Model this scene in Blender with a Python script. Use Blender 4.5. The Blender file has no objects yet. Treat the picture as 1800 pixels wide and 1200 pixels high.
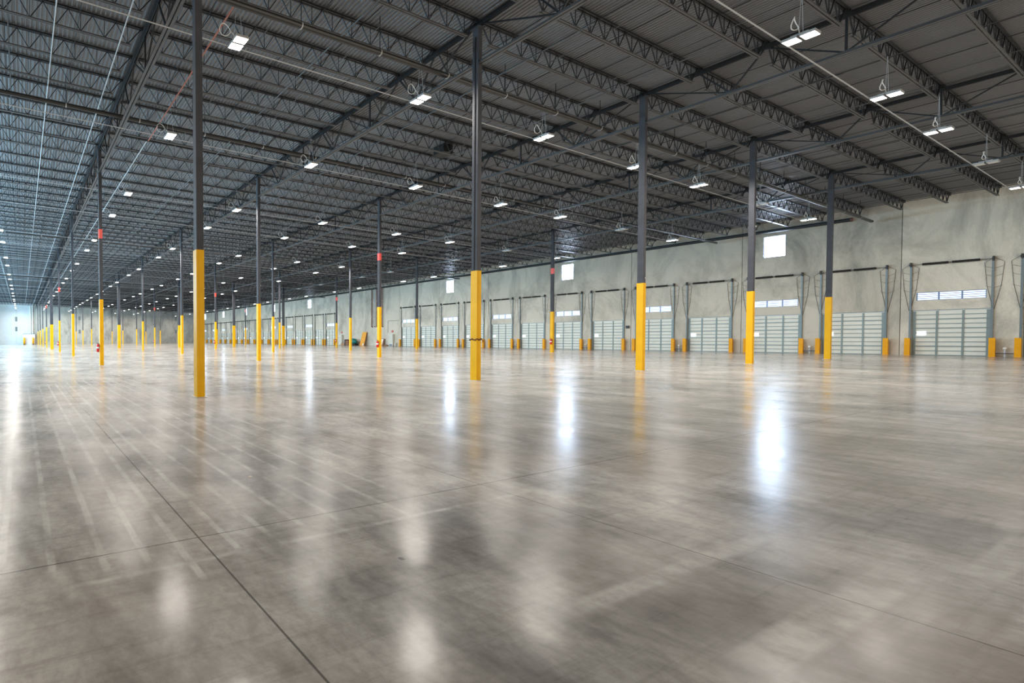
import bpy, math, random
from mathutils import Vector, Matrix
random.seed(7)
S = bpy.context.scene
COL = S.collection

# ------------------------------------------------------------------ camera
cam_data = bpy.data.cameras.new('camera')
cam = bpy.data.objects.new('camera', cam_data)
COL.objects.link(cam)
CP = Vector((-4.0793, -9.9700, 1.45))
PITCH, YAW, ROLL = -0.01923, 0.3775, -0.00641
Fv = Vector((math.sin(YAW)*math.cos(PITCH), math.cos(YAW)*math.cos(PITCH), math.sin(PITCH)))
Rv = Vector((math.cos(YAW), -math.sin(YAW), 0.0))
Uv = Rv.cross(Fv)
R2 = Rv*math.cos(ROLL) + Uv*math.sin(ROLL)
U2 = -Rv*math.sin(ROLL) + Uv*math.cos(ROLL)
cam.matrix_world = Matrix(((R2.x, U2.x, -Fv.x, CP.x), (R2.y, U2.y, -Fv.y, CP.y), (R2.z, U2.z, -Fv.z, CP.z), (0, 0, 0, 1)))
cam_data.sensor_width = 36.0
cam_data.lens = 765.0/1800*36.0
cam_data.shift_x = (900-341.8)/1800
cam_data.shift_y = (609.5-600)/1800
cam_data.clip_start = 0.05
cam_data.clip_end = 400
S.camera = cam

# ------------------------------------------------------------------ world, exposure
W = bpy.data.worlds.new('sky'); S.world = W; W.use_nodes = True
bg = W.node_tree.nodes['Background']
bg.inputs[0].default_value = (0.55, 0.75, 1.0, 1); bg.inputs[1].default_value = 1.0
S.view_settings.view_transform = 'Standard'
S.view_settings.look = 'None'
S.view_settings.gamma = 1.0
S.view_settings.use_curve_mapping = False
S.view_settings.exposure = 1.55
LAMP = 190.0          # emission of the high-bay light panels
DAY_RIGHT = 15.0      # emission of the panes in the dock wall
FILL_FRONT = 1.15       # emission of the unseen tall panes added behind the camera as fill
FILL_LEFT = 24.0        # emission of the unseen tall panes added in the left wall for light
S.cycles.max_bounces = 8
S.cycles.diffuse_bounces = 6
S.cycles.glossy_bounces = 4
S.cycles.sample_clamp_indirect = 3.0
S.cycles.sample_clamp_direct = 5.0

# ------------------------------------------------------------------ dimensions (metres)
BX, BY = 9.90, 14.206
XW, XL = 52.44, -12.84       # dock wall, left wall
YF, YB = 127.9, -21.3        # far wall, wall behind the camera
def deck(x): return 12.08 - 0.0283*x
def gbot(x): return 10.50 - 0.0187*x
JS = BY/9                    # joist spacing
BAYS = [(XL, 0.0), (0.0, BX), (BX, 2*BX), (2*BX, 3*BX), (3*BX, 4*BX), (4*BX, XW)]
ROWN = ['leftmost', 'second', 'third', 'fourth', 'rightmost']

# ------------------------------------------------------------------ materials
def mat(name, rgb, rough=0.5, metal=0.0, emit=None, estr=0.0, noise=0.0, nscale=3.0, spec=0.5):
    m = bpy.data.materials.new(name); m.use_nodes = True
    nt = m.node_tree; b = nt.nodes['Principled BSDF']
    b.inputs['Base Color'].default_value = (*rgb, 1)
    b.inputs['Roughness'].default_value = rough
    b.inputs['Metallic'].default_value = metal
    b.inputs['Specular IOR Level'].default_value = spec
    if emit:
        b.inputs['Emission Color'].default_value = (*emit, 1)
        b.inputs['Emission Strength'].default_value = estr
    if noise:
        g = nt.nodes.new('ShaderNodeNewGeometry')
        n = nt.nodes.new('ShaderNodeTexNoise'); n.inputs['Scale'].default_value = nscale
        n.inputs['Detail'].default_value = 4
        nt.links.new(g.outputs['Position'], n.inputs['Vector'])
        r = nt.nodes.new('ShaderNodeMapRange')
        r.inputs['From Min'].default_value = 0.3; r.inputs['From Max'].default_value = 0.7
        r.inputs['To Min'].default_value = 1-noise; r.inputs['To Max'].default_value = 1+noise
        nt.links.new(n.outputs['Fac'], r.inputs['Value'])
        mx = nt.nodes.new('ShaderNodeMix'); mx.data_type = 'RGBA'; mx.blend_type = 'MULTIPLY'
        mx.inputs['Factor'].default_value = 1
        mx.inputs['A'].default_value = (*rgb, 1)
        nt.links.new(r.outputs['Result'], mx.inputs['B'])
        nt.links.new(mx.outputs['Result'], b.inputs['Base Color'])
    return m

class NB:
    """small node-building helper"""
    def __init__(s, m): s.nt = m.node_tree; s.L = s.nt.links
    def n(s, t): return s.nt.nodes.new(t)
    def put(s, i, v):
        if isinstance(v, (int, float)): i.default_value = v
        elif isinstance(v, tuple): i.default_value = v if len(v) != 3 or i.type == 'VECTOR' else (*v, 1)
        else: s.L.new(v, i)
    def math(s, op, a, b=0.0, c=None, clamp=False):
        x = s.n('ShaderNodeMath'); x.operation = op; x.use_clamp = clamp
        s.put(x.inputs[0], a); s.put(x.inputs[1], b)
        if c is not None: s.put(x.inputs[2], c)
        return x.outputs[0]
    def rng(s, v, a, b, c=0.0, d=1.0):
        x = s.n('ShaderNodeMapRange'); s.put(x.inputs['Value'], v)
        for k, q in (('From Min', a), ('From Max', b), ('To Min', c), ('To Max', d)): x.inputs[k].default_value = q
        return x.outputs[0]
    def mix(s, f, a, b, mode='MIX'):
        x = s.n('ShaderNodeMix'); x.data_type = 'RGBA'; x.blend_type = mode
        s.put(x.inputs['Factor'], f); s.put(x.inputs['A'], a); s.put(x.inputs['B'], b)
        return x.outputs['Result']
    def noise(s, vec, scale, detail=4.0, rough=0.5, dist=0.0, out='Fac'):
        x = s.n('ShaderNodeTexNoise'); s.put(x.inputs['Vector'], vec)
        x.inputs['Scale'].default_value = scale; x.inputs['Detail'].default_value = detail
        x.inputs['Roughness'].default_value = rough; x.inputs['Distortion'].default_value = dist
        return x.outputs[out]
    def mapping(s, vec, scale=(1, 1, 1), rot=(0, 0, 0), loc=(0, 0, 0)):
        x = s.n('ShaderNodeMapping'); s.put(x.inputs['Vector'], vec)
        x.inputs['Scale'].default_value = scale; x.inputs['Rotation'].default_value = rot
        x.inputs['Location'].default_value = loc
        return x.outputs[0]
    def line(s, c, c0, w, soft):
        d = s.math('ABSOLUTE', s.math('SUBTRACT', c, c0))
        return s.rng(d, w/2, w/2+soft, 1.0, 0.0)
    def span(s, c, a, b, soft=0.05):
        return s.math('MULTIPLY', s.rng(c, a, a+soft), s.rng(c, b-soft, b, 1.0, 0.0))

def floor_material():
    m = mat('polished_concrete', (0.3, 0.3, 0.3)); k = NB(m); b = k.nt.nodes['Principled BSDF']
    pos = k.n('ShaderNodeNewGeometry').outputs['Position']
    sep = k.n('ShaderNodeSeparateXYZ'); k.L.new(pos, sep.inputs[0]); X, Y = sep.outputs[0], sep.outputs[1]
    big = k.noise(pos, 0.16, 4, 0.5, 0.3)
    med = k.noise(k.mapping(pos, (1, 0.45, 1), (0, 0, 0.5)), 0.9, 5, 0.55, 0.3)
    streak = k.noise(k.mapping(pos, (0.35, 2.2, 1), (0, 0, -0.18)), 0.8, 6, 0.6, 0.2)
    fine = k.noise(pos, 14, 6, 0.7)
    t = k.math('ADD', k.math('MULTIPLY', big, 0.40), k.math('ADD', k.math('MULTIPLY', med, 0.36), k.math('MULTIPLY', streak, 0.24)))
    t = k.rng(t, 0.36, 0.63)
    c = k.mix(t, FLOOR_DARK, FLOOR_LIGHT)
    cl = k.noise(k.mapping(pos, (1, 0.8, 1), (0, 0, 0.9)), 0.55, 6, 0.62, 0.5)
    c = k.mix(k.rng(cl, 0.50, 0.68, 0.0, 0.62), c, (0.45, 0.46, 0.48), 'MULTIPLY')
    c = k.mix(k.rng(cl, 0.30, 0.44, 0.45, 0.0), c, (0.70, 0.66, 0.60))
    c = k.mix(k.rng(fine, 0.38, 0.62, 0.0, 0.7), c, (0.72, 0.72, 0.72), 'MULTIPLY')
    mot = k.noise(k.mapping(pos, (1, 0.6, 1), (0, 0, 0.3)), 4.0, 7, 0.68, 0.2)
    c = k.mix(k.rng(mot, 0.42, 0.66, 0.0, 0.7), c, (0.50, 0.49, 0.49), 'MULTIPLY')
    scr = k.noise(k.mapping(pos, (0.5, 9.0, 1), (0, 0, -0.35)), 2.0, 6, 0.7)
    c = k.mix(k.rng(scr, 0.52, 0.70, 0.0, 0.45), c, (0.50, 0.49, 0.48), 'MULTIPLY')
    warm = k.noise(pos, 0.35, 3)
    c = k.mix(k.rng(warm, 0.4, 0.65, 0.0, 0.35), c, (0.36, 0.30, 0.245))
    # pale ghost stripes left by removed floor tape, running down the left aisle
    wob = k.math('MULTIPLY', k.math('SUBTRACT', k.noise(pos, 3.0, 3), 0.5), 0.03)
    Xw_, Yw_ = k.math('ADD', X, wob), k.math('ADD', Y, wob)
    brk = k.rng(k.noise(pos, 2.6, 5, 0.7), 0.38, 0.62, 0.05, 1.0)
    ends = [(-4.22, -7.0), (-3.92, -7.2), (-3.60, -7.30), (-3.33, -7.28), (-3.08, -7.6), (-2.71, -7.35), (-2.40, -7.26), (-2.08, -7.20), (-1.75, -7.22), (-1.46, -7.28), (-1.16, -7.34), (-0.84, -6.8), (-0.5, -6.3)]
    acc = None
    for x0, y0 in ends:
        q = k.math('MULTIPLY', k.line(Xw_, x0, 0.035, 0.016), k.span(Y, y0, 8.0 + x0, 0.06))
        acc = q if acc is None else k.math('MAXIMUM', acc, q)
    for (y0, xa, xb, w) in ((-7.36, -5.0, 0.6, 0.006), (-8.59, -1.5, 0.95, 0.06), (-9.12, -1.2, 0.95, 0.13), (-9.31, 1.15, 2.6, 0.10), (-9.55, 0.1, 1.6, 0.12)):
        q = k.math('MULTIPLY', k.line(Yw_, y0, w, 0.03), k.span(X, xa, xb, 0.3))
        acc = k.math('MAXIMUM', acc, q)
    c = k.mix(k.math('MULTIPLY', k.math('MULTIPLY', acc, brk), 0.55), c, (0.66, 0.64, 0.60))
    # curved tyre marks
    for (cx, cy, r, w) in ((9.0, -4.0, 13.35, 0.03), (9.0, -4.0, 13.2, 0.03), (2.0, 9.0, 6.6, 0.08), (15.0, 9.0, 7.5, 0.06), (15.0, 9.0, 7.8, 0.04)):
        d = k.math('SQRT', k.math('ADD', k.math('POWER', k.math('SUBTRACT', X, cx), 2.0), k.math('POWER', k.math('SUBTRACT', Y, cy), 2.0)))
        q = k.math('MULTIPLY', k.line(d, r, w, 0.05), k.rng(k.noise(pos, 0.6, 2), 0.5, 0.6, 0.0, 0.35))
        c = k.mix(q, c, (0.16, 0.14, 0.12))
    # scattered chips: dark bolt holes and pale patches
    vor = k.n('ShaderNodeTexVoronoi'); vor.inputs['Scale'].default_value = 1.1; k.L.new(pos, vor.inputs['Vector'])
    sp = k.math('MULTIPLY', k.rng(vor.outputs['Distance'], 0.018, 0.026, 1.0, 0.0), k.span(X, -5.0, 2.5, 0.2))
    vc = k.n('ShaderNodeSeparateColor'); k.L.new(vor.outputs['Color'], vc.inputs[0])
    spd = k.math('MULTIPLY', sp, k.math('LESS_THAN', vc.outputs[0], 0.30))
    spl = k.math('MULTIPLY', sp, k.math('GREATER_THAN', vc.outputs[0], 0.72))
    c = k.mix(spd, c, (0.035, 0.032, 0.03)); c = k.mix(spl, c, (0.62, 0.52, 0.38))
    # saw-cut joints
    jn = None
    for x0 in (-9.0, -2.9, 0.09, 6.9, 13.7, 20.6, 27.5, 34.4, 41.3):
        q = k.line(X, x0, 0.006 if x0 > -1 else 0.009, 0.004)
        jn = q if jn is None else k.math('MAXIMUM', jn, q)
    for y0 in (-12.6, -7.05, -0.9, 7.1, 14.2, 21.3, 28.4, 42.6, 56.8):
        jn = k.math('MAXIMUM', jn, k.line(Y, y0, 0.006, 0.004))
    c = k.mix(k.math('MULTIPLY', jn, 0.8), c, (0.05, 0.047, 0.043))
    k.L.new(c, b.inputs['Base Color'])
    ro = k.noise(k.mapping(pos, (0.6, 1.2, 1)), 1.3, 6, 0.7, 0.5)
    rr = k.rng(ro, 0.3, 0.7, ROUGH[0], ROUGH[1])
    k.L.new(rr, b.inputs['Roughness'])
    b.inputs['Specular IOR Level'].default_value = 0.155
    bump = k.n('ShaderNodeBump'); bump.inputs['Strength'].default_value = 0.15; bump.inputs['Distance'].default_value = 0.003
    k.L.new(k.math('ADD', k.noise(pos, 2.2, 4, 0.55), k.math('MULTIPLY', fine, 0.05)), bump.inputs['Height'])
    k.L.new(bump.outputs[0], b.inputs['Normal'])
    return m
FLOOR_DARK = (0.19, 0.184, 0.176); FLOOR_LIGHT = (0.72, 0.685, 0.635); ROUGH = (0.12, 0.265)

def wall_material(name, base=(0.70, 0.635, 0.53), dark=(0.25, 0.235, 0.20), amount=0.8):
    m = mat(name, base, 0.75, spec=0.2); k = NB(m); b = k.nt.nodes['Principled BSDF']
    pos = k.n('ShaderNodeNewGeometry').outputs['Position']
    sep = k.n('ShaderNodeSeparateXYZ'); k.L.new(pos, sep.inputs[0])
    a = k.noise(k.mapping(pos, (1, 1, 0.55)), 0.35, 8, 0.68, 0.8)
    s2 = k.noise(k.mapping(pos, (1, 1, 0.35)), 1.4, 6, 0.7)
    f = k.noise(pos, 18, 5, 0.7)
    # cast panels differ in tone from one to the next
    pid = k.math('FLOOR', k.math('DIVIDE', k.math('SUBTRACT', sep.outputs[1], 0.05), 7.16))
    pid2 = k.math('FLOOR', k.math('DIVIDE', sep.outputs[0], 7.3))
    wn = k.n('ShaderNodeTexWhiteNoise'); wn.noise_dimensions = '1D'
    k.L.new(k.math('ADD', pid, k.math('MULTIPLY', pid2, 3.7)), wn.inputs['W'])
    c = k.mix(k.rng(a, 0.45, 0.72, 0.0, amount), base, dark)
    c = k.mix(k.rng(s2, 0.55, 0.75, 0.0, 0.35), c, tuple(v*0.62 for v in base))
    c = k.mix(k.rng(s2, 0.25, 0.42, 0.5, 0.0), c, tuple(min(1, v*1.25) for v in base))
    c = k.mix(1.0, c, k.rng(wn.outputs[0], 0, 1, 0.86, 1.08), 'MULTIPLY')
    c = k.mix(1.0, c, k.rng(f, 0.25, 0.75, 0.88, 1.1), 'MULTIPLY')
    k.L.new(c, b.inputs['Base Color'])
    bump = k.n('ShaderNodeBump'); bump.inputs['Strength'].default_value = 0.3; bump.inputs['Distance'].default_value = 0.01
    k.L.new(f, bump.inputs['Height']); k.L.new(bump.outputs[0], b.inputs['Normal'])
    return m

M = {}
M['floor'] = floor_material()
M['wall'] = wall_material('tilt_up_concrete')
M['wall_far'] = wall_material('streaked_concrete', (0.42, 0.40, 0.35), (0.16, 0.155, 0.145), 0.9)
M['white_wall'] = mat('plain_white_wall', (0.62, 0.64, 0.64), 0.6, noise=0.04, nscale=0.6)
M['caulk'] = mat('panel_joint_caulk', (0.10, 0.095, 0.085), 0.8)
M['deck'] = mat('steel_roof_deck', (0.165, 0.167, 0.175), 0.45, 0.0, noise=0.12, nscale=0.25)
M['steel'] = mat('dark_primed_steel', (0.013, 0.013, 0.015), 0.5, noise=0.15, nscale=2.0)
M['chord'] = mat('primed_steel_lit', (0.075, 0.075, 0.077), 0.4, noise=0.1, nscale=2.0)  # same steel in a lighter colour, standing in for light thrown up from the floor
M['galv'] = mat('galvanised_conduit', (0.48, 0.49, 0.50), 0.5, 0.2)
M['column'] = mat('charcoal_column_paint', (0.062, 0.064, 0.074), 0.62, noise=0.12, nscale=3.0, spec=0.2)
M['yellow'] = mat('yellow_safety_paint', (0.80, 0.42, 0.002), 0.4, noise=0.06, nscale=2.5, spec=0.18)
M['yellow2'] = mat('yellow_orange_guard_paint', (0.80, 0.35, 0.004), 0.4, noise=0.06, nscale=2.5, spec=0.18)
M['red'] = mat('red_marker_paint', (0.75, 0.05, 0.03), 0.4)
M['red_ext'] = mat('extinguisher_red', (0.60, 0.012, 0.01), 0.3)
M['black'] = mat('black_rubber', (0.015, 0.015, 0.015), 0.5)
M['white'] = mat('white_label', (0.8, 0.8, 0.78), 0.5)
M['pipe'] = mat('black_sprinkler_pipe', (0.03, 0.029, 0.028), 0.35, 0.1, noise=0.15)
M['orange_pipe'] = mat('red_orange_sprinkler_pipe', (0.42, 0.13, 0.07), 0.4, noise=0.1)
M['riser'] = mat('dark_red_riser_pipe', (0.16, 0.06, 0.045), 0.4)
M['lens'] = mat('lit_lamp_lens', (0.9, 0.9, 0.9), 0.4, emit=(1.0, 0.93, 0.85), estr=LAMP)
M['lens_off'] = mat('unlit_lamp_lens', (0.75, 0.75, 0.72), 0.3)
M['housing'] = mat('lamp_housing_grey', (0.45, 0.45, 0.45), 0.4, 0.3)
M['door'] = mat('cream_door_skin', (0.74, 0.71, 0.62), 0.5, noise=0.04)
M['strut'] = mat('galvanised_door_strut', (0.20, 0.23, 0.215), 0.4, 0.2)
M['track'] = mat('galvanised_track', (0.17, 0.19, 0.19), 0.4, 0.3)
M['spring'] = mat('oiled_black_spring', (0.02, 0.018, 0.017), 0.4)
M['pane'] = mat('daylit_pane', (0.8, 0.9, 1.0), 0.2, emit=(0.62, 0.78, 1.0), estr=DAY_RIGHT)
M['pane_bar'] = mat('daylit_transom_pane', (0.8, 0.9, 1.0), 0.2, emit=(0.72, 0.82, 1.0), estr=DAY_RIGHT*0.028)
M['pane_small'] = mat('daylit_vision_pane', (0.8, 0.9, 1.0), 0.2, emit=(0.8, 0.86, 1.0), estr=DAY_RIGHT*0.05)
M['pane_left'] = mat('left_fill_pane', (0.8, 0.9, 1.0), 0.2, emit=(0.38, 0.74, 1.0), estr=FILL_LEFT)
M['pane_front'] = mat('front_fill_pane', (0.8, 0.85, 0.9), 0.2, emit=(1.0, 0.88, 0.72), estr=FILL_FRONT)
for q_ in ('lens', 'pane', 'pane_bar', 'pane_small', 'pane_left', 'pane_front'): M[q_].cycles.emission_sampling = 'FRONT'
M['frame'] = mat('blue_grey_window_frame', (0.20, 0.26, 0.42), 0.4)
M['cabinet'] = mat('beige_cabinet_paint', (0.60, 0.58, 0.50), 0.45)
M['teal'] = mat('teal_machine_cover', (0.01, 0.16, 0.16), 0.4)
M['orange'] = mat('orange_plywood_board', (0.78, 0.34, 0.03), 0.6, noise=0.1)
M['brown'] = mat('brown_timber', (0.22, 0.10, 0.05), 0.7, noise=0.2, nscale=8)
M['cardboard'] = mat('cardboard', (0.38, 0.22, 0.12), 0.8)
M['grout'] = mat('pale_base_grout', (0.55, 0.52, 0.46), 0.7)
M['pinkred'] = mat('faded_red_strobe', (0.65, 0.18, 0.14), 0.4)
M['vent'] = mat('dark_vent_grille', (0.10, 0.11, 0.12), 0.5)

# ------------------------------------------------------------------ mesh helpers
class MB:
    def __init__(s): s.v = []; s.f = []; s.mi = []
    def face(s, idx, mi=0): s.f.append(idx); s.mi.append(mi)
    def box(s, a, b, mi=0):
        x0, y0, z0 = a; x1, y1, z1 = b; n = len(s.v)
        s.v += [(x0, y0, z0), (x1, y0, z0), (x1, y1, z0), (x0, y1, z0), (x0, y0, z1), (x1, y0, z1), (x1, y1, z1), (x0, y1, z1)]
        for q in ((0, 3, 2, 1), (4, 5, 6, 7), (0, 1, 5, 4), (1, 2, 6, 5), (2, 3, 7, 6), (3, 0, 4, 7)):
            s.face([n+i for i in q], mi)
        return s
    def beam(s, p, q, w, h, mi=0, side=(0, 1, 0)):
        """rectangular bar from p to q; w is measured along `side`, h across"""
        p, q = Vector(p), Vector(q); d = (q-p).normalized(); sd = Vector(side)
        sd = (sd - d*sd.dot(d))
        if sd.length < 1e-5: sd = d.orthogonal()
        sd.normalize(); up = d.cross(sd); n = len(s.v)
        for e in (p, q):
            for a, b in ((-1, -1), (1, -1), (1, 1), (-1, 1)):
                s.v.append(tuple(e + sd*(a*w/2) + up*(b*h/2)))
        for f in ((0, 1, 2, 3), (7, 6, 5, 4), (0, 4, 5, 1), (1, 5, 6, 2), (2, 6, 7, 3), (3, 7, 4, 0)):
            s.face([n+i for i in f], mi)
        return s
    def tube(s, pts, r, seg=8, mi=0, closed=False):
        pts = [Vector(p) for p in pts]; rs = r if isinstance(r, (list, tuple)) else [r]*len(pts)
        rings = []; ref = None
        for i, p in enumerate(pts):
            if closed: d = pts[(i+1) % len(pts)] - pts[i-1]
            else: d = (pts[min(i+1, len(pts)-1)] - pts[max(i-1, 0)])
            d.normalize()
            if ref is None: ref = d.orthogonal().normalized()
            ref = (ref - d*ref.dot(d)).normalized(); bi = d.cross(ref); n = len(s.v)
            for k in range(seg):
                a = 2*math.pi*k/seg
                s.v.append(tuple(p + (ref*math.cos(a) + bi*math.sin(a))*rs[i]))
            rings.append(n)
        m = len(rings)
        for i in range(m if closed else m-1):
            a, b = rings[i], rings[(i+1) % m]
            for k in range(seg):
                s.face([a+k, a+(k+1) % seg, b+(k+1) % seg, b+k], mi)
        if not closed:
            s.face([rings[0]+k for k in range(seg)][::-1], mi); s.face([rings[-1]+k for k in range(seg)], mi)
        return s
    def mesh(s, name, *mats):
        me = bpy.data.meshes.new(name); me.from_pydata(s.v, [], s.f)
        for m_ in mats: me.materials.append(m_)
        if len(mats) > 1:
            for p, i in zip(me.polygons, s.mi): p.material_index = i
        me.update(); return me
    def build(s, name, m_, parent=None, loc=None):
        ms = m_ if isinstance(m_, (list, tuple)) else [m_]
        o = bpy.data.objects.new(name, s.mesh(name, *ms)); COL.objects.link(o)
        if parent: o.parent = parent
        if loc: o.location = loc
        return o
def smooth(o):
    for p in o.data.polygons: p.use_smooth = True
    return o
def bevel(o, w=0.01, n=2):
    md = o.modifiers.new('bevel', 'BEVEL'); md.width = w; md.segments = n; md.limit_method = 'ANGLE'
    return o
def tag(o, label=None, cat=None, group=None, kind=None):
    if label: o['label'] = label
    if cat: o['category'] = cat
    if group: o['group'] = group
    if kind: o['kind'] = kind
    return o
def empty(name, loc, rz=0.0, label=None, cat=None, group=None, kind=None):
    o = bpy.data.objects.new(name, None); COL.objects.link(o); o.location = loc; o.rotation_euler = (0, 0, rz)
    o.empty_display_size = 0.2
    return tag(o, label, cat, group, kind)
def inst(name, me, parent, loc=(0, 0, 0)):
    o = bpy.data.objects.new(name, me); COL.objects.link(o); o.parent = parent; o.location = loc
    return o
def copy_tree(o, parent=None, loc=None):
    c = o.copy(); COL.objects.link(c)
    if parent: c.parent = parent
    if loc is not None: c.location = loc
    for ch in list(o.children): copy_tree(ch, c)
    return c
def nth(n):
    w = ['first', 'second', 'third', 'fourth', 'fifth', 'sixth', 'seventh', 'eighth', 'ninth', 'tenth']
    if n < 10: return w[n]
    k = n+1
    suf = 'th' if 10 <= k % 100 <= 20 else {1: 'st', 2: 'nd', 3: 'rd'}.get(k % 10, 'th')
    return f'{k}{suf}'

def vis(pts, m=4):
    """does any of these points fall inside the photographed frame?"""
    for p in pts:
        d = Vector(p)-CP; z = d.dot(Fv)
        if z < 0.1: continue
        x = 341.8+765*d.dot(R2)/z; y = 609.5-765*d.dot(U2)/z
        if -m < x < 1800+m and -m < y < 1200+m: return True
    return False
# ------------------------------------------------------------------ floor
fl = MB(); fl.box((XL-0.3, YB-0.3, -0.2), (XW+0.3, YF+0.3, 0.0))
tag(fl.build('floor', M['floor']), 'grey polished concrete warehouse floor with faded tape stripes', 'floor', kind='structure')

# ------------------------------------------------------------------ roof deck with real ribs
def build_roof():
    mb = MB(); pitch = 0.1524; xs = []; x = XL-0.3
    prof = []
    while x < XW+0.3:
        prof += [(x, 0.0), (x+0.045, 0.0), (x+0.060, 0.038), (x+0.135, 0.038)]
        x += pitch
    prof.append((x, 0.0))
    ys = (YB-0.3, YF+0.3)
    for (px, dz) in prof:
        for y in ys: mb.v.append((px, y, deck(px)+dz))
    for i in range(len(prof)-1):
        mb.face([2*i, 2*i+1, 2*i+3, 2*i+2])
    n = len(mb.v); xa, xb = XL-0.3, x
    mb.box((xa, ys[0], 12.9), (xb, ys[1], 13.0))
    tag(mb.build('ceiling', M['deck']), 'dark ribbed steel roof deck sloping down to the dock wall', 'ceiling', kind='structure')
build_roof()

# ------------------------------------------------------------------ walls
def panel_wall(name, axis, c, lo, hi, ztop, joints, holes, thick, inward, m_, label):
    """wall on plane axis=c from lo..hi; inward = sign of the room side along the axis; ztop(coord)"""
    us = sorted(set([lo, hi] + [j-0.014 for j in joints] + [j+0.014 for j in joints] + [h[0] for h in holes] + [h[1] for h in holes]))
    zs = sorted(set([0.0, 30.0] + [h[2] for h in holes] + [h[3] for h in holes]))
    mb = MB()
    def P(u, z, d):   # d = depth behind the inner face
        a = c - inward*d
        return (a, u, z) if axis == 0 else (u, a, z)
    def quad(p, mi=0):
        n = len(mb.v); mb.v.extend(p); mb.face([n, n+1, n+2, n+3], mi)
    def is_hole(u, z): return any(h[0] < u < h[1] and h[2] < z < h[3] for h in holes)
    def is_joint(u): return any(abs(u-j) < 0.014 for j in joints)
    for i in range(len(us)-1):
        a, b = us[i], us[i+1]; um = (a+b)/2; jt = is_joint(um)
        for k in range(len(zs)-1):
            z0, z1 = zs[k], min(zs[k+1], 30)
            if z1 == 30: za, zb = ztop(a), ztop(b)
            else: za = zb = z1
            if is_hole(um, (z0+min(z1, 12))/2): continue
            d = 0.03 if jt else 0.0
            quad([P(a, z0, d), P(b, z0, d), P(b, zb, d), P(a, za, d)], 1 if jt else 0)
            quad([P(a, z0, thick), P(b, z0, thick), P(b, zb, thick), P(a, za, thick)], 0)
        if jt:
            for u in (a, b): quad([P(u, 0, 0), P(u, 0, 0.03), P(u, ztop(u), 0.03), P(u, ztop(u), 0)], 0)
    for (a, b, z0, z1) in holes:
        for p, q in (((a, z0), (b, z0)), ((b, z0), (b, z1)), ((b, z1), (a, z1)), ((a, z1), (a, z0))):
            quad([P(p[0], p[1], 0), P(q[0], q[1], 0), P(q[0], q[1], thick), P(p[0], p[1], thick)], 0)
    return tag(mb.build(name, [m_, M['caulk']]), label, 'wall', kind='structure')

# dock wall layout
jointsR = [-14.27, -7.11] + [0.05+7.16*k for k in range(7)] + [50.4] + [58.0+7.0*k for k in range(10)]
doorsR = []          # (centre along the wall, has transom window)
for k in range(-1, 6): doorsR += [(0.05+7.16*k+1.87, False), (0.05+7.16*k+5.43, True)]
for k in range(10): doorsR += [(58.0+7.0*k+1.85, True), (58.0+7.0*k+5.3, False)]
winR = [5.53, 19.85, 34.15] + [66.6+14.05*k for k in range(5)]
DW, DH = 2.60, 3.05
holes = []
for c_, t_ in doorsR:
    holes.append((c_-DW/2, c_+DW/2, 0.0, DH))
    if t_: holes.append((c_-1.16, c_+1.16, 3.70, 4.24))
for c_ in winR: holes.append((c_-0.56, c_+0.56, 7.72, 9.42))
panel_wall('wall_right', 0, XW, YB, YF, lambda u: deck(XW)+0.2, jointsR, holes, 0.24, -1, M['wall'], 'long stained concrete dock wall with a row of overhead doors')
# far wall
def wx(X131): return CP.x + (X131-CP.x)*(YF-CP.y)/(131.0-CP.y)
jointsF = [wx(v) for v in (-5.56, 12.93, 21.0, 29.0, 37.0, 45.0)]
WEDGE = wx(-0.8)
panel_wall('wall_back', 1, YF, WEDGE, XW, lambda u: deck(u)+0.2, [j for j in jointsF if j > WEDGE], [], 0.24, -1, M['wall_far'], 'far streaked concrete end wall behind the yellow columns')
o_ = panel_wall('wall_back_white', 1, YF, XL, WEDGE, lambda u: deck(u)+0.2, [jointsF[0]], [], 0.24, -1, M['white_wall'], 'bright white section at the left of the far end wall')  # left section of the far wall in a paler material
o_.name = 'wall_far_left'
# left wall and wall behind the camera, with unseen tall panes added for light
leftfill = [(y, y+2.6, 0.6, 9.0) for y in (62.0, 76.2, 90.4, 104.6, 113.0)] + [(y, y+2.2, 4.5, 9.0) for y in (13.1, 20.2, 27.3, 34.4, 41.5, 48.6, 55.7)]
panel_wall('wall_left', 0, XL, YB, YF, lambda u: deck(XL)+0.2, [7.1*k for k in range(-2, 18)], leftfill, 0.24, 1, M['wall'], 'concrete wall left of the camera with added tall light panes')
frontfill = [(x, x+4.2, 0.4, 9.2) for x in (-11.5, -6.0, 1.0, 8.0, 15.0, 22.0, 29.0, 36.0, 44.0)]
panel_wall('wall_front', 1, YB, XL, XW, lambda u: deck(u)+0.2, [-0.3, 6.6, 13.6, 20.6, 27.6, 34.6], frontfill, 0.24, 1, M['wall'], 'concrete wall behind the camera with added tall fill panes')

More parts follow.
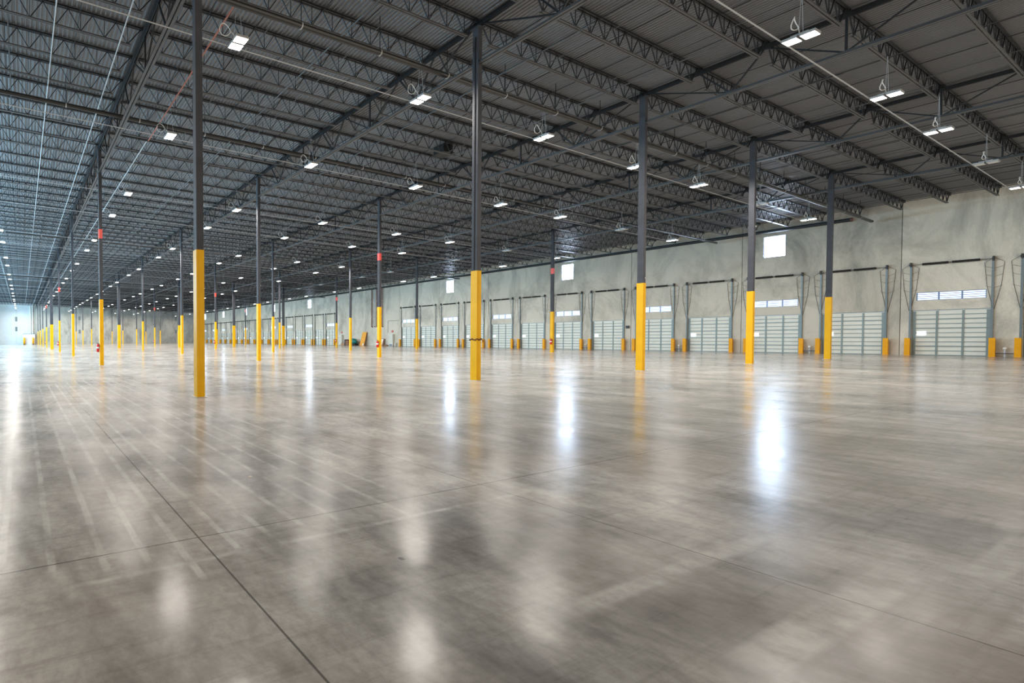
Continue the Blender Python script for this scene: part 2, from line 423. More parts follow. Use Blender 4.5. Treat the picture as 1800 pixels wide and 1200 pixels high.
# ------------------------------------------------------------------ windows
wcount = [0]
def window(x, c, w, z0, z1, rows, cols, label, pane, inward, rz=0.0, y=None):
    wcount[0] += 1
    r = empty(f'window_{wcount[0]}', (x, c if y is None else y, z0), rz, label=label, cat='window', kind='structure')
    h = z1-z0; d = -inward
    q = MB(); a, b_ = (-w/2+0.02, w/2-0.02) if d > 0 else (w/2-0.02, -w/2+0.02)
    q.v += [(d*0.10, a, 0.02), (d*0.10, a, h-0.02), (d*0.10, b_, h-0.02), (d*0.10, b_, 0.02)]; q.face([0, 1, 2, 3])
    q.build('window_pane', pane, r)
    f = MB(); t = 0.035
    xs0, xs1 = sorted((d*0.03, d*0.13))
    f.box((xs0, -w/2, 0), (xs1, -w/2+t, h)); f.box((xs0, w/2-t, 0), (xs1, w/2, h))
    f.box((xs0, -w/2+t, 0), (xs1, w/2-t, t)); f.box((xs0, -w/2+t, h-t), (xs1, w/2-t, h))
    xa, xb = sorted((d*0.05, d*0.09))
    for i in range(1, cols):
        y = -w/2 + w*i/cols; f.box((xa, y-0.03, t), (xb, y+0.03, h-t))
    for k in range(1, rows):
        z = h*k/rows; f.box((xa+0.005, -w/2+t, z-0.020), (xb-0.005, w/2-t, z+0.020))
    f.build('window_frame', M['frame'], r)
ordn = ['first', 'second', 'third', 'fourth', 'fifth', 'sixth', 'seventh', 'eighth', 'ninth', 'tenth', '11th', '12th', '13th', '14th', '15th', '16th', '17th', '18th', '19th', '20th', '21st', '22nd', '23rd', '24th', '25th', '26th', '27th', '28th', '29th', '30th', '31st', '32nd', '33rd', '34th']
for i, c_ in enumerate(winR):
    window(XW, c_, 1.12, 7.72, 9.42, 1, 1, f'square bright daylit window high on the dock wall, {ordn[i]} from the right', M['pane'], -1)
ti = 0
for c_, t_ in doorsR:
    if t_:
        if c_ > -9:
            window(XW, c_, 2.32, 3.70, 4.24, 4, 3, f'long barred transom window above a dock door, {ordn[ti]} from the right', M['pane_bar'], -1)
            ti += 1
        else: window(XW, c_, 2.32, 3.70, 4.24, 4, 3, 'long barred transom window beyond the right edge of view', M['pane_bar'], -1)
for i, (a, b_, z0, z1) in enumerate(leftfill):
    window(XL, (a+b_)/2, b_-a, z0, z1, 3 if z0 > 1 else 5, 2, f'added unseen light pane in the left wall, {ordn[i]} of its set', M['pane_left'], 1)  # unseen panes added to throw bluish daylight in from the left

for i, (a, b_, z0, z1) in enumerate(frontfill):
    window((a+b_)/2, 0, b_-a, z0, z1, 4, 3, f'added unseen fill pane behind the camera, {ordn[i]} from the left wall', M['pane_front'], 1, math.pi/2, YB)  # unseen panes added behind the camera as a soft warm fill

# ------------------------------------------------------------------ dock doors
def door_protos():
    P = {}
    b = MB(); b.box((0.10, -DW/2, 0.0), (0.14, DW/2, DH)); P['door_skin'] = b.mesh('door_skin', M['door'])
    b = MB()
    for k in range(6):
        z = 0.02 + k*0.602
        b.box((0.030, -DW/2+0.01, z-0.02 if k else 0.0), (0.098, DW/2-0.01, z+0.035))
        if k < 5: b.box((0.060, -DW/2+0.01, z+0.275), (0.098, DW/2-0.01, z+0.315))
    P['strut'] = b.mesh('strut', M['strut'])
    b = MB()
    for y, w in ((-DW/2+0.07, 0.12), (-DW/6, 0.07), (DW/6, 0.07), (DW/2-0.07, 0.12)):
        b.box((0.066, y-w/2, 0.005), (0.099, y+w/2, DH-0.01))
    P['stile'] = b.mesh('stile', M['strut'])
    b = MB(); b.box((0.045, -DW/2+0.01, DH-0.07), (0.1, DW/2-0.01, DH+0.0)); P['top_rail'] = b.mesh('top_rail', M['white'])
    b = MB(); b.v += [(0.085, 0.80, 1.36), (0.085, 0.80, 1.62), (0.085, 1.12, 1.62), (0.085, 1.12, 1.36)]; b.face([0, 1, 2, 3]); P['vision_pane'] = b.mesh('vision_pane', M['pane_small'])
    b = MB(); b.box((-0.10, -0.035, 0.0), (-0.02, -0.015, 6.15)); b.box((-0.035, -0.035, 0.0), (-0.004, 0.05, 6.15))
    for z in (1.0, 2.0, 3.0, 3.8, 4.6, 5.4): b.box((-0.12, -0.05, z-0.03), (-0.004, 0.03, z+0.03))
    P['track'] = b.mesh('track', M['track'])
    b = MB(); b.tube([(-0.16, -1.42, 6.12), (-0.16, 1.42, 6.12)], 0.018, 6); P['spring_shaft'] = b.mesh('spring_shaft', M['track'])
    b = MB()
    for a0, a1 in ((-0.95, -0.06), (0.06, 0.95)):
        pts, rr = [], []; n = 30
        for i in range(n+1):
            pts.append((-0.16, a0+(a1-a0)*i/n, 6.12)); rr.append(0.088 if i % 2 else 0.070)
        b.tube(pts, rr, 8)
    P['torsion_spring'] = b.mesh('torsion_spring', M['spring'])
    b = MB(); b.tube([(-0.16, -0.04, 6.12), (-0.16, 0.04, 6.12)], 0.075, 12); b.box((-0.22, -0.03, 6.0), (-0.004, 0.03, 6.28)); P['cable_drum'] = b.mesh('cable_drum', M['spring'])
    b = MB()
    for s in (-1, 1):
        b.tube([(-0.03, s*0.02, 3.0), (-0.03, s*0.22, 4.5), (-0.03, s*0.30, 5.9), (-0.10, 0.0, 6.2)], 0.008, 5)
        for z in (4.3, 5.0, 5.5): b.tube([(-0.03, 0.0, z), (-0.03, s*0.26, z+0.15)], 0.006, 5)
    P['cable_brace'] = b.mesh('cable_brace', M['steel'])
    return P
DP = door_protos()
for i, (c_, t_) in enumerate(doorsR):
    if c_ < -9: 
        lab = 'cream sectional dock door with galvanised struts just outside the right edge'
        if not t_: lab = 'cream sectional dock door with galvanised struts far outside the right edge'
    else:
        lab = ''
    if c_ < -9 and not t_: continue
    if -9 < c_ < -3: lab = 'cream sectional dock door without a transom, cut by the right edge of the frame'
    elif c_ > -3: lab = f'cream sectional dock door {"under a transom window" if t_ else "without a transom"}, {ordn[i-1]} complete one from the right edge'
    r = empty(f'door_{i+1}', (XW, c_, 0), label=lab, cat='dock door', kind='structure')
    for nm in ('door_skin', 'stile', 'strut', 'top_rail', 'vision_pane', 'spring_shaft', 'torsion_spring'):
        inst(nm, DP[nm], r)
    for s in (-1, 1):
        o = inst('track', DP['track'], r, (0, s*(DW/2+0.05), 0))
        if s > 0: o.rotation_euler = (0, 0, 0)
        inst('cable_drum', DP['cable_drum'], r, (0, s*1.36, 0))
        inst('cable_brace', DP['cable_brace'], r, (0, s*1.38, 0))

# yellow track guards standing at each door jamb
def guard_mesh():
    b = MB(); h = 1.17; w, d, t = 0.20, 0.22, 0.012
    n = len(b.v)
    # bent plate: front face, two returns and a sloped top edge
    b.v += [(-d, -w/2, 0), (-d, w/2, 0), (-d, w/2, h), (-d, -w/2, h), (0, -w/2, 0), (0, w/2, 0), (0, w/2, h-0.16), (0, -w/2, h-0.16)]
    for q in ((0, 3, 2, 1), (1, 2, 6, 5), (4, 7, 3, 0), (3, 7, 6, 2), (4, 5, 6, 7)): b.face([n+i for i in q])
    b.box((-d-0.01, -w/2-0.03, 0), (0.0, w/2+0.03, 0.012))
    return b.mesh('track_guard', M['yellow2'])
GM = guard_mesh()
gk = 0
for i, (c_, t_) in enumerate(doorsR):
    if c_ < -9 and not t_: continue
    for s in (-1, 1):
        o = bpy.data.objects.new('track_guard', GM); COL.objects.link(o)
        o.location = (XW-0.13, c_+s*(DW/2+0.10), 0)
        if c_ < -9: lab = f'yellow steel track guard beyond the right edge, {"near" if s < 0 else "far"} side'
        elif c_ < -3: lab = f'yellow steel track guard, {"outer" if s < 0 else "inner"} side of the door cut by the right edge'
        else: lab = f'yellow steel track guard at the {"right" if s < 0 else "left"} jamb of the {ordn[i-1]} complete door from the right'
        tag(o, lab, 'track guard', 'yellow track guards beside the dock doors')

# ------------------------------------------------------------------ columns
def column_meshes(w, d, h):
    P = {}
    b = MB(); b.box((-w/2, -d/2, 3.60), (w/2, d/2, h-0.02)); b.box((-w/2-0.06, -d/2-0.06, h-0.02), (w/2+0.06, d/2+0.06, h))
    P['shaft'] = b.mesh('shaft', M['column'])
    b = MB(); e = 0.012
    b.box((-w/2-e, -d/2-e, 0.012), (w/2+e, d/2+e, 3.62))
    b.box((-w/2+0.06, -d/2-e-0.004, 0.012), (-w/2+0.066, -d/2-e+0.001, 3.62))
    P['yellow_sleeve'] = b.mesh('yellow_sleeve', M['yellow'])
    b = MB(); b.box((-w/2-0.05, -d/2-0.05, 0.0), (w/2+0.05, d/2+0.05, 0.014))
    P['base_grout'] = b.mesh('base_grout', M['grout'])
    b = MB(); b.box((-w/2-0.004, -d/2-0.004, 6.95), (w/2+0.004, d/2+0.004, 7.45))
    P['red_band'] = b.mesh('red_band', M['red'])
    b = MB(); b.box((0.02, -d/2-0.03, 3.78), (0.07, -d/2, 3.86)); P['junction_box'] = b.mesh('junction_box', M['galv'])
    b = MB(); b.tube([(-w/2-0.014, 0, 3.65), (-w/2-0.014, 0, h-0.3)], 0.011, 6); P['conduit'] = b.mesh('conduit', M['steel'])
    return P
CM = {}
for j in range(5):
    h = deck(j*BX) - 0.29
    CM[j, 0] = column_meshes(0.185, 0.185, h)
    CM[j, 1] = column_meshes(0.42, 0.22, h)
def extinguisher(loc, label):
    r = empty('fire_extinguisher', loc, label=label, cat='fire extinguisher', group='fire extinguishers on columns')
    b = MB(); b.tube([(0, 0, 0), (0, 0, 0.01), (0, 0, 0.05), (0, 0, 0.36), (0, 0, 0.42), (0, 0, 0.45)], [0.05, 0.07, 0.08, 0.08, 0.055, 0.03], 12)
    smooth(b.build('cylinder_body', M['red_ext'], r))
    MB().tube([(0, 0, 0.20), (0, 0, 0.29)], 0.0815, 12).build('label_strip', M['white'], r)
    MB().box((-0.035, -0.018, 0.45), (0.05, 0.018, 0.48)).beam((0.0, 0, 0.49), (-0.10, 0, 0.55), 0.02, 0.012).build('handle', M['black'], r)
    MB().tube([(0.03, -0.02, 0.47), (0.07, -0.07, 0.44), (0.08, -0.085, 0.32), (0.05, -0.09, 0.14)], 0.012, 6).build('hose', M['black'], r)
for j in range(5):
    for i in range(9):
        thick = 1 if i == 4 else 0
        lab = f'{"wide double" if thick else "slim"} charcoal column with yellow base, {nth(i)} from the camera in the {ROWN[j]} row'
        mk = (i in (1, 3, 5) and j in (0, 2, 4))
        if mk: lab = f'slim charcoal column with yellow base and red band, {nth(i)} from camera in {ROWN[j]} row'
        r = empty('steel_column', (j*BX, i*BY, 0), label=lab, cat='column', group='painted steel columns')
        P = CM[j, thick]
        for nm in ('shaft', 'yellow_sleeve', 'base_grout'): inst(nm, P[nm], r)
        if mk:
            inst('red_band', P['red_band'], r)
            extinguisher((j*BX-0.20, i*BY-0.02, 0.74), f'red extinguisher on the {nth(i)} column from the camera in the {ROWN[j]} row')
        if i == 0 and j in (2, 3): inst('junction_box', P['junction_box'], r, (0, 0, 0 if j == 2 else 3.0))
        if i == 0 and j == 1: inst('conduit', P['conduit'], r)
# tangled cord tied round the second near column
b = MB(); pts = []
for k in range(40):
    a = 2*math.pi*k/40; q = max(abs(math.cos(a)), abs(math.sin(a)))
    rr = 0.112/q + 0.012 + 0.008*math.sin(9*a)
    pts.append((rr*math.cos(a), rr*math.sin(a), 0.02*math.sin(5*a)+0.012*math.cos(13*a)))
b.tube(pts, 0.018, 6, closed=True)
b.tube([(0.08, -0.128, 0.0), (0.13, -0.16, -0.03), (0.12, -0.15, -0.10)], 0.012, 6)
tag(smooth(b.build('cord', mat('dark_brown_cord', (0.10, 0.03, 0.015), 0.7), None, (BX, 0, 1.36))), 'dark brown cord tied around the yellow base of second near column', 'cord')

# ------------------------------------------------------------------ joist girders along the column lines
def girder_mesh(x):
    P = {}; top = -0.0; dT = deck(x)-0.145
    gb = gbot(x)
    b = MB()
    for s in (-1, 1):
        b.box((s*0.07-0.05, 0.02, dT-0.02), (s*0.07+0.05, BY-0.02, dT)); b.box((s*0.03-0.01, 0.02, dT-0.13), (s*0.03+0.01, BY-0.02, dT-0.02))
    P['top_chord'] = b.mesh('top_chord', M['steel'])
    b = MB()
    for s in (-1, 1):
        b.box((s*0.065-0.045, 0.10, gb), (s*0.065+0.045, BY-0.10, gb+0.018)); b.box((s*0.03-0.01, 0.10, gb+0.018), (s*0.03+0.01, BY-0.10, gb+0.11))
    P['bottom_chord'] = b.mesh('bottom_chord', M['chord'])
    zt, zb = dT-0.08, gb+0.06; q = BY/6
    segs = [(0.15, q), (JS, q), (2*JS, q), (2*JS, 2*q), (3*JS, 2*q), (4*JS, 2*q), (4*JS, 3*q), (5*JS, 3*q), (5*JS, 4*q), (6*JS, 4*q), (7*JS, 4*q), (7*JS, 5*q), (8*JS, 5*q), (BY-0.15, 5*q)]
    W_ = []
    for (yt, yb) in segs:
        m_ = MB(); m_.beam((0, yt, zt), (0, yb, zb), 0.05 if abs(yt-yb) > 0.1 else 0.06, 0.045, side=(1, 0, 0)); W_.append(m_.mesh('web_member', M['steel']))
    P['web'] = W_
    return P
for j in range(5):
    G = girder_mesh(j*BX)
    for i in range(-1, 9):
        if i < 0: lab = f'deep roof truss girder along the {ROWN[j]} column row, overhead in front of its nearest column'
        else: lab = f'deep roof truss girder starting at the {nth(i)} column of the {ROWN[j]} row'
        r = empty('roof_girder', (j*BX, i*BY, 0), label=lab, cat='roof girder', group='truss girders along the column rows')
        inst('top_chord', G['top_chord'], r); inst('bottom_chord', G['bottom_chord'], r)
        for w_ in G['web']: inst('web_member', w_, r)

# ------------------------------------------------------------------ open-web bar joists across the bays
def joist_meshes(xa, xb):
    L = xb-xa; z = lambda x, d: deck(xa+x)-d
    t = MB()
    for s in (-1, 1): t.beam((0.03, s*0.035, z(0.03, 0.035)), (L-0.03, s*0.035, z(L-0.03, 0.035)), 0.045, 0.05)
    for x in (0.03, L-0.12): t.box((x, -0.05, z(x+.05, 0.143)), (x+0.09, 0.05, z(x+.05, 0.05)))
    e0 = 0.62; e1 = L-0.62
    bo = MB()
    for s in (-1, 1): bo.beam((e0-0.1, s*0.03, z(e0, 0.68)), (e1+0.1, s*0.03, z(e1, 0.68)), 0.04, 0.04)
    w = MB(); n = max(8, int(round((e1-e0)/0.80)))
    st = (e1-e0)/n
    def bar(x0, d0, x1, d1, r=0.024): w.beam((x0, 0, z(x0, d0)), (x1, 0, z(x1, d1)), r, r)
    bar(0.15, 0.06, e0, 0.66, 0.03); bar(L-0.15, 0.06, e1, 0.66, 0.03)
    for k in range(n+1):
        xb_ = e0+st*k
        if k: bar(xb_-st/2, 0.06, xb_, 0.66)
        if k < n: bar(xb_+st/2, 0.06, xb_, 0.66)
        bar(xb_, 0.06, xb_, 0.66, 0.018)
    return t, bo, w
bayname = ['left of the leftmost column row', 'between leftmost and second column rows', 'between second and third column rows', 'between third and fourth column rows', 'between fourth and rightmost column rows', 'between rightmost column row and dock wall']
rest = MB()
def append(dst, src, off):
    n = len(dst.v); dst.v += [(a+off[0], b_+off[1], c_+off[2]) for a, b_, c_ in src.v]
    for f in src.f: dst.face([n+i for i in f], 0)
kmin = [-2, -2, -3, -5, -6, -6]
NIND = 49
for bi, (xa, xb) in enumerate(BAYS):
    t, bo, w = joist_meshes(xa, xb)
    tm, bm, wm = t.mesh('top_chord', M['steel']), bo.mesh('bottom_chord', M['chord']), w.mesh('web', M['steel'])
    k0 = kmin[bi]; cnt = 0
    while not vis([(xa+(xb-xa)*q/12, k0*JS, deck(xa+(xb-xa)*q/12)-e) for q in range(13) for e in (0.05, 0.68)]): k0 += 1
    k = k0
    while k*JS < YF-0.5:
        if cnt < NIND:
            lab = f'open-web bar joist, {nth(cnt)} from the camera, {bayname[bi]}'
            r = empty('bar_joist', (xa, k*JS, 0), label=lab, cat='roof joist', group='bar joists '+bayname[bi])
            inst('top_chord', tm, r); inst('bottom_chord', bm, r); inst('web', wm, r)
        else:
            for q in (t, bo, w): append(rest, q, (xa, k*JS, 0))
        cnt += 1; k += 1
tag(rest.build('bar_joist', M['steel']), 'mass of distant open-web bar joists at the far end of the roof', 'roof joists', kind='stuff')

# bridging rods tying the joists together
bi_n = ['second', 'fourth', 'first', 'middle', 'fifth']
for bi, (xa, xb) in enumerate(BAYS):
    L = xb-xa
    for q, f, tiers in ((0, 0.34, (('lower', 0.655), ('upper', 0.10))), (1, 0.66, (('lower', 0.655), ('upper', 0.10))), (2, 0.17, (('upper', 0.10),)), (3, 0.50, (('upper', 0.10),)), (4, 0.83, (('upper', 0.10),))):
        x = xa+L*f
        for nm, dz in tiers:
            y0 = kmin[bi]*JS
            b = MB(); b.beam((x, y0, deck(x)-dz), (x, YF-0.05, deck(x)-dz), 0.022, 0.022, side=(1, 0, 0))
            tag(b.build('joist_bridging', M['chord'] if nm == 'lower' else M['steel']), f'thin {nm} bridging bar, {bi_n[q]} line {bayname[bi]}', 'bridging bar', 'bridging bars along the roof joists')

# ------------------------------------------------------------------ sprinkler piping
def pipe_x(y, x0, x1, r, dz, label, group='sprinkler mains across the building', m_=None):
    R_ = empty('sprinkler_main', (0, y, 0), label=label, cat='sprinkler pipe', group=group)
    MB().tube([(x0, 0, deck(x0)-dz), (x1, 0, deck(x1)-dz)], r, 12).build('pipe_run', m_ or M['pipe'], R_)
    hm = MB().beam((0, 0, r), (0, 0, dz-0.02), 0.018, 0.018).tube([(-0.02, 0, 0), (0.02, 0, 0)], r*1.12, 12, 1).mesh('pipe_hanger', M['steel'], M['galv'])
    x = x0+1.2
    while x < x1:
        inst('pipe_hanger', hm, R_, (x, 0, deck(x)-dz)); x += 3.05
for n, (y, r) in enumerate(((1.10, 0.085), (8.50, 0.085), (32.3, 0.08), (60.8, 0.08))):
    pipe_x(y, XL+0.2, XW-0.6, r, 1.20, f'{["nearest", "second", "third", "farthest"][n]} black sprinkler main crossing the roof through the truss girders')
def pipe_y(x, y0, y1, r, dz, m_, label):
    z = deck(x)-dz
    o = MB().tube([(x, y0, z), (x, y1, z)], r, 8).build('sprinkler_branch', m_)
    tag(o, label, 'sprinkler pipe', 'sprinkler branch lines')
pipe_y(1.86, -2.0, 11.0, 0.028, 0.80, M['orange_pipe'], 'thin orange sprinkler branch pipe right of the leftmost column row')
pipe_y(1.80, 11.1, 127.0, 0.028, 0.80, M['galv'], 'pale sprinkler branch pipe continuing behind the orange one')
bl = [(-3.0, 0.0, 127.0), (-0.92, 0.0, 127.0), (-6.4, 4.0, 127.0), (5.6, -2.0, 127.0), (12.2, -2.0, 127.0), (17.0, -3.0, 127.0), (23.0, -4.0, 127.0), (27.0, -5.0, 127.0), (33.5, -6.0, 127.0), (43.5, -7.0, 127.0), (48.6, -7.0, 127.0)]
sidn = ['third line left of the leftmost columns', 'second line left of the leftmost columns']
names_b = ['bright line well left of the leftmost columns', 'bright line just left of the leftmost columns', 'line at the far left of the roof', 'line midway between leftmost and second column rows', 'left line between second and third column rows', 'right line between second and third column rows', 'left line between third and fourth column rows', 'right line between third and fourth column rows', 'line between fourth and rightmost column rows', 'left line between rightmost columns and dock wall', 'right line between rightmost columns and dock wall']
for (x, y0, y1), nm in zip(bl, names_b):
    pipe_y(x, y0, y1, 0.022, 0.78, M['galv'] if x < 0 else M['chord'], 'thin sprinkler branch pipe, ' + nm)
# dark pipe running along the top of the dock wall
r = empty('wall_pipe', (XW-0.2, 2.0, 9.80), label='thick dark pipe running along the top of the dock wall', cat='pipe')
MB().tube([(0, 0, 0), (0, YF-2.3, 0)], 0.13, 12).build('pipe_run', M['steel'], r)
b = MB()
for k in range(18): b.box((-0.02, 3+7*k, -0.03), (0.2, 3.06+7*k, 0.03))
b.build('pipe_bracket', M['steel'], r)
MB().tube([(0, -0.04, 0), (0, 0.02, 0)], 0.15, 12).build('end_cap', M['riser'], r)

r = empty('roof_exhaust_unit', (16.9, 6.85, deck(16.9)-0.42), label='small black box unit hanging under the roof deck between second and third column rows', cat='roof unit')
MB().box((-0.33, -0.30, 0.0), (0.33, 0.30, 0.40)).build('unit_body', M['black'], r)
MB().box((-0.40, -0.36, -0.04), (0.40, 0.36, 0.0)).build('unit_flange', M['black'], r)

# ------------------------------------------------------------------ high-bay lights
LX = [-5.55, 1.85, 9.00, 15.80, 22.65, 28.40, 35.40, 42.20]
LY = [-4.9, 1.4, 7.6, 15.4, 20.2, 28.3, 32.8, 40.8, 46.1, 53.6, 58.7, 66.5, 71.7, 79.2, 84.8, 92.4, 97.2, 104.8, 110.2, 117.6, 123.0]
def lz(x): return 10.02 - 0.0316*x
HM = {}
b = MB(); b.box((-0.20, -0.28, 0.004), (0.20, -0.02, 0.075)); b.box((-0.20, 0.02, 0.004), (0.20, 0.28, 0.075)); b.box((-0.12, -0.15, 0.075), (0.12, 0.15, 0.13))
HM['housing'] = b.mesh('housing', M['housing'])
def lens_quad():
    b = MB(); b.v += [(-0.185, -0.115, 0.0), (-0.185, 0.115, 0.0), (0.185, 0.115, 0.0), (0.185, -0.115, 0.0)]; b.face([0, 1, 2, 3]); return b
b = lens_quad(); HM['lens'] = b.mesh('lens', M['lens'])
b = lens_quad(); HM['lens_off'] = b.mesh('lens', M['lens_off'])
b = MB()
for s in (-1, 1): b.tube([(s*0.15, 0.0, 0.12), (s*0.05, 0.0, 1.0), (s*0.02, 0, 1.32)], 0.005, 4)
HM['hanger_wire'] = b.mesh('hanger_wire', M['galv'])
b = MB(); b.tube([(-0.42+0.17*math.cos(a*0.5236), 0.03*math.sin(a), 0.30+0.17*math.sin(a*0.5236)) for a in range(12)], 0.010, 5, closed=True)
b.tube([(-0.25, 0, 0.30), (-0.16, 0, 0.24), (-0.08, 0, 0.13)], 0.008, 5)
HM['coiled_cable'] = b.mesh('coiled_cable', M['white'])
linen = ['left of the leftmost columns', 'just right of the leftmost columns', 'beside the second column row', 'between second and third column rows', 'beyond the third column row', 'beside the fourth column row', 'beside the rightmost columns', 'nearest the dock wall']
for a, x in enumerate(LX):
    off = (a == 6); seen = 0
    for c, y in enumerate(LY):
        if c == 0 and a < 3: continue
        st = 'unlit' if off else 'lit'
        if vis([(x, y, lz(x))], 12):
            lab = f'{st} high-bay light, {nth(seen)} from the camera in the line {linen[a]}'; seen += 1
        else: lab = f'{st} high-bay light outside the frame, {nth(c)} of the line {linen[a]}'
        r = empty('high_bay_light', (x, y, lz(x)), label=lab, cat='ceiling light', group='high-bay lights '+linen[a])
        inst('housing', HM['housing'], r)
        for s in (-1, 1): inst('lens', HM['lens_off' if off else 'lens'], r, (0, s*0.15, 0))
        inst('hanger_wire', HM['hanger_wire'], r)
        if c < 6: inst('coiled_cable', HM['coiled_cable'], r)
for c, y in enumerate(LY):
    b = MB(); z0 = 0.09
    b.tube([(XL+0.3, y+0.31, lz(XL+0.3)+z0), (LX[-1]+0.4, y+0.31, lz(LX[-1]+0.4)+z0)], 0.016, 6)
    tag(b.build('light_conduit', M['galv']), f'pale straight conduit crossing the roof above the {nth(c)} row of lights', 'conduit', 'conduits feeding the high-bay lights')

# ------------------------------------------------------------------ things standing along the dock wall gap
def wy(o, label, cat, group=None): return tag(o, label, cat, group)
def cabinet(y, w, h, label, sticker):
    r = empty('electrical_cabinet', (XW-0.22, y, 0), label=label, cat='cabinet')
    bevel(MB().box((-0.2, -w/2, 0.05), (0.2, w/2, h)).build('cabinet_body', M['cabinet'], r), 0.01)
    MB().box((-0.2, -w/2, 0.0), (0.2, w/2, 0.05)).build('plinth', M['vent'], r)
    MB().box((-0.215, -w/2+0.03, 1.02), (-0.2, w/2-0.03, h-0.05)).build('cabinet_door', M['cabinet'], r)
    d = MB().box((-0.215, -w/2+0.03, 0.42), (-0.2, w/2-0.03, 0.98)).build('cabinet_door', M['cabinet'], r)
    MB().box((-0.23, w/2-0.10, 1.30), (-0.215, w/2-0.07, 1.45)).build('handle', M['black'], r)
    if sticker: MB().box((-0.215, -w/2+0.12, 0.12), (-0.2, w/2-0.12, 0.28)).build('sticker', mat('dark_blue_sticker', (0.02, 0.04, 0.15), 0.4), r)
    s = empty('alarm_strobe', (XW-0.05, y, 2.25), label=label.replace('beige cabinet', 'round red alarm bell above the cabinet').replace('tall ', ''), cat='alarm')
    smooth(MB().tube([(0.045, 0, 0.16), (-0.04, 0, 0.16), (-0.08, 0, 0.16)], [0.19, 0.19, 0.10], 16).build('bell', M['pinkred'], s))
    MB().box((0.0, -0.1, -0.08), (0.045, 0.1, 0.02)).build('bell_box', M['white'], s)
cabinet(44.4, 0.85, 1.98, 'tall beige cabinet against the dock wall, right of the red pipes', True)
cabinet(56.55, 0.85, 2.0, 'tall beige cabinet against the dock wall, left of the teal machine', False)
# teal floor machine
r = empty('floor_scrubber', (XW-0.9, 52.5, 0), label='teal rounded floor machine parked by the dock wall gap', cat='floor machine')
b = MB(); n = 14
pts = []; rr = []
for k in range(9):
    t_ = k/8; pts.append((0, 0.85-1.7*t_, 0.62+0.12*math.sin(math.pi*t_))); rr.append([0.10, 0.38, 0.50, 0.55, 0.56, 0.55, 0.50, 0.36, 0.08][k])
b.tube(pts, rr, 16); smooth(b.build('machine_cover', M['teal'], r))
MB().box((-0.45, -0.75, 0.12), (0.45, 0.75, 0.32)).build('chassis', M['black'], r)
for sx in (-1, 1):
    for sy in (-1, 1):
        MB().tube([(sx*0.45, sy*0.5, 0.14), (sx*0.52, sy*0.5, 0.14)], 0.14, 14).build('wheel', M['black'], r)
MB().tube([(0, 0.8, 0.7), (-0.1, 1.0, 1.0), (-0.1, 0.95, 1.08)], 0.02, 6).build('push_handle', M['black'], r)
# red/brown roll and dark bin beside it
r = empty('hand_pallet_frame', (XW-0.6, 54.1, 0), label='brown and black crate stack half hidden behind a yellow column', cat='crate')
MB().box((-0.4, -0.45, 0.0), (0.4, 0.30, 0.95)).build('crate_body', M['brown'], r)
MB().box((-0.4, 0.31, 0.0), (0.4, 0.62, 1.10)).build('side_panel', M['black'], r)
o = MB().box((-0.3, -0.45, 0.0), (0.3, 0.45, 0.40)).build('cardboard_box', M['cardboard'], None, (XW-0.5, 55.45, 0))
tag(bevel(o, 0.01), 'low brown cardboard box beside the left beige cabinet', 'box')
o = MB().box((-0.2, -0.22, 0.0), (0.2, 0.22, 0.75)).build('timber_bundle', M['brown'], None, (XW-0.35, 51.35, 0))
tag(o, 'short dark brown timber bundle between teal machine and orange board', 'timber')
r = empty('leaning_board', (XW-0.75, 50.55, 0), label='tall orange board leaning against the dock wall', cat='board')
MB().beam((0, 0, 0.02), (0.62, -0.05, 2.38), 0.98, 0.05).build('board_face', M['orange'], r)
MB().beam((0.05, -0.55, 0.02), (0.67, -0.60, 2.36), 0.10, 0.08).build('board_edge', M['brown'], r)
MB().beam((-0.045, -0.28, 0.04), (0.065, -0.28, 0.42), 0.22, 0.012).build('white_patch', M['white'], r)
r = empty('leaning_whiteboard', (XW-0.55, 46.35, 0), label='small white panel with brown frame leaning on the dock wall', cat='board')
MB().beam((-0.03, 0.08, 0.02), (0.37, 0.06, 1.16), 0.56, 0.03).build('panel_face', M['white'], r)
MB().beam((0.04, -0.06, 0.02), (0.46, -0.10, 1.22), 0.72, 0.05).build('panel_frame', M['brown'], r)
o = MB().box((-0.15, -0.40, 0.0), (0.15, 0.40, 0.12)).box((-0.1, -0.3, 0.12), (0.1, 0.5, 0.22)).build('timber_offcuts', M['brown'], None, (XW-0.4, 45.35, 0))
tag(o, 'low pile of brown timber offcuts beside the right beige cabinet', 'timber')
o = MB().box((-0.1, -0.1, 0.0), (0.1, 0.1, 0.55)).build('floor_post', M['cabinet'], None, (XW-0.3, 43.55, 0))
tag(o, 'short beige post between the right cabinet and first far door', 'post')
for n, (y, rd) in enumerate(((48.75, 0.085), (48.10, 0.06), (47.60, 0.085), (46.45, 0.085))):
    rl = 'dark red riser pipe on the dock wall, ' + ('first', 'second', 'third', 'fourth')[n] + ' from the left'
    R_ = empty('riser_pipe', (XW-0.22, y, 0), label=rl, cat='riser pipe', group='riser pipes in the door gap')
    MB().tube([(0, 0, 9.67), (0, 0, 3.45)], rd, 10).build('pipe_run', M['riser'] if n != 1 else M['galv'], R_)
    MB().tube([(0, 0, 3.45), (0, 0, 3.32), (0.05, 0, 3.25), (0.20, 0, 3.25)], rd*1.1, 10).build('elbow', M['riser'], R_)
    MB().box((-0.10, -0.12, 5.0), (0.215, 0.12, 5.05)).box((-0.10, -0.12, 7.6), (0.215, 0.12, 7.65)).build('pipe_bracket', M['galv'], R_)
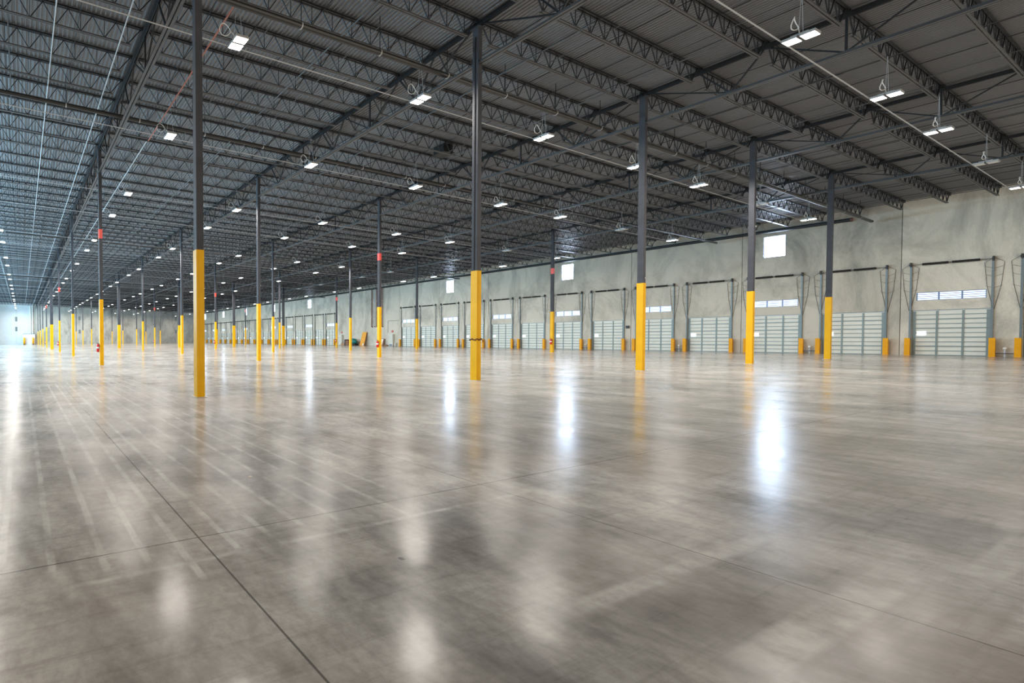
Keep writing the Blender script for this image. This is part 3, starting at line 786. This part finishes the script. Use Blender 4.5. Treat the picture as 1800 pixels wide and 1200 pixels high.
# thin conduit frame right of cabinet
o = MB().beam((0, 45.35, 2.2), (0, 45.35, 4.15), 0.03, 0.03).beam((0, 45.35, 4.15), (0, 43.10, 4.15), 0.03, 0.03).build('wall_conduit', M['steel'], None, (XW-0.02, 0, 0))
tag(o, 'thin dark conduit bent at a right angle above the right cabinet', 'conduit')
# small wall items between doors
k = 0
for kk in range(-1, 6):
    y = 0.05+7.16*kk+3.65
    r = empty('dock_light_stub', (XW-0.2, y, 0), label=f'small white-topped standpipe between paired dock doors, {ordn[k]} from the right', cat='standpipe', group='standpipes between the dock doors')
    MB().tube([(0, 0, 0.0), (0, 0, 0.46)], 0.035, 8).build('pipe', M['galv'], r)
    smooth(MB().tube([(0, 0, 0.46), (0, 0, 0.50), (0, 0, 0.58)], [0.05, 0.08, 0.05], 10).build('cap', M['white'], r))
    MB().box((-0.04, -0.30, 0.18), (0.04, 0.30, 0.23)).build('cross_pipe', M['pipe'], r)
    k += 1
for n, (y, z) in enumerate(((14.60, 2.33),)):
    bevel(tag(MB().box((-0.12, -0.12, -0.13), (0.0, 0.12, 0.13)).build('control_box', M['black'], None, (XW, y, z)), 'small black control box beside a panel joint on the dock wall', 'control box'), 0.01)

# ------------------------------------------------------------------ far wall details
fx = [(-5.56, (8.23, 6.87), 0), (12.93, (8.64, 7.38), 1), (45.0, (8.85, 7.4), 2)]
nmf = ['on the bright white far wall', 'on the far wall behind the leftmost columns', 'at the right end of the far wall']
for X131, (zt, zb), n in fx:
    for s, (za, zb_) in enumerate(((zb-0.06, zt-0.12), (3.2 if n else 3.9, 4.4 if n else 5.2))):
        r = empty('wall_vent', (wx(X131), YF, za), label=f'{("upper", "lower")[s]} narrow dark vent {nmf[n]}', cat='vent', group='narrow vents on the far wall')
        h = zb_-za
        MB().box((-0.30, -0.05, 0), (0.30, 0.0, h)).build('vent_frame', M['vent'], r)
        b = MB()
        for q in range(7): b.beam((-0.25, -0.06, h*(q+0.5)/7), (0.25, -0.06, h*(q+0.5)/7), 0.02, 0.09)
        b.build('louvre', M['strut'], r)
x0, x1 = wx(-3.78), wx(-0.42)
r = empty('white_enclosure', ((x0+x1)/2, YF-1.4, 0), label='low white box-like room in front of the white far wall', cat='enclosure')
hw = (x1-x0)/2
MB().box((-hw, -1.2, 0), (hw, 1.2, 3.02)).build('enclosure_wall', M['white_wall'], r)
MB().box((-hw-0.05, -1.25, 3.02), (hw+0.05, 1.25, 3.10)).build('roof_edge', M['vent'], r)
for n, xx in enumerate((wx(-3.40), wx(-0.95))):
    r = empty('bollard', (xx, YF-3.2, 0), label=f'yellow-orange bollard at the {("left", "right")[n]} end of the low white room', cat='bollard', group='bollards before the white room')
    smooth(MB().tube([(0, 0, 0.02), (0, 0, 1.95), (0, 0, 2.05)], [0.28, 0.28, 0.2], 14).build('bollard_post', M['yellow2'], r))
    MB().tube([(0, 0, 0), (0, 0, 0.2)], 0.30, 14).build('bollard_base', M['black'], r)
for n, xx in enumerate((wx(-1.6), wx(-1.0))):
    o = MB().tube([(0, 0, 3.1), (0, 0, 11.3 if n == 0 else 11.9)], 0.13, 10).build('white_duct', M['white'], None, (xx, YF-0.35, 0))
    tag(o, f'{("left", "right")[n]} slim white vertical pipe rising behind the low white room', 'pipe')
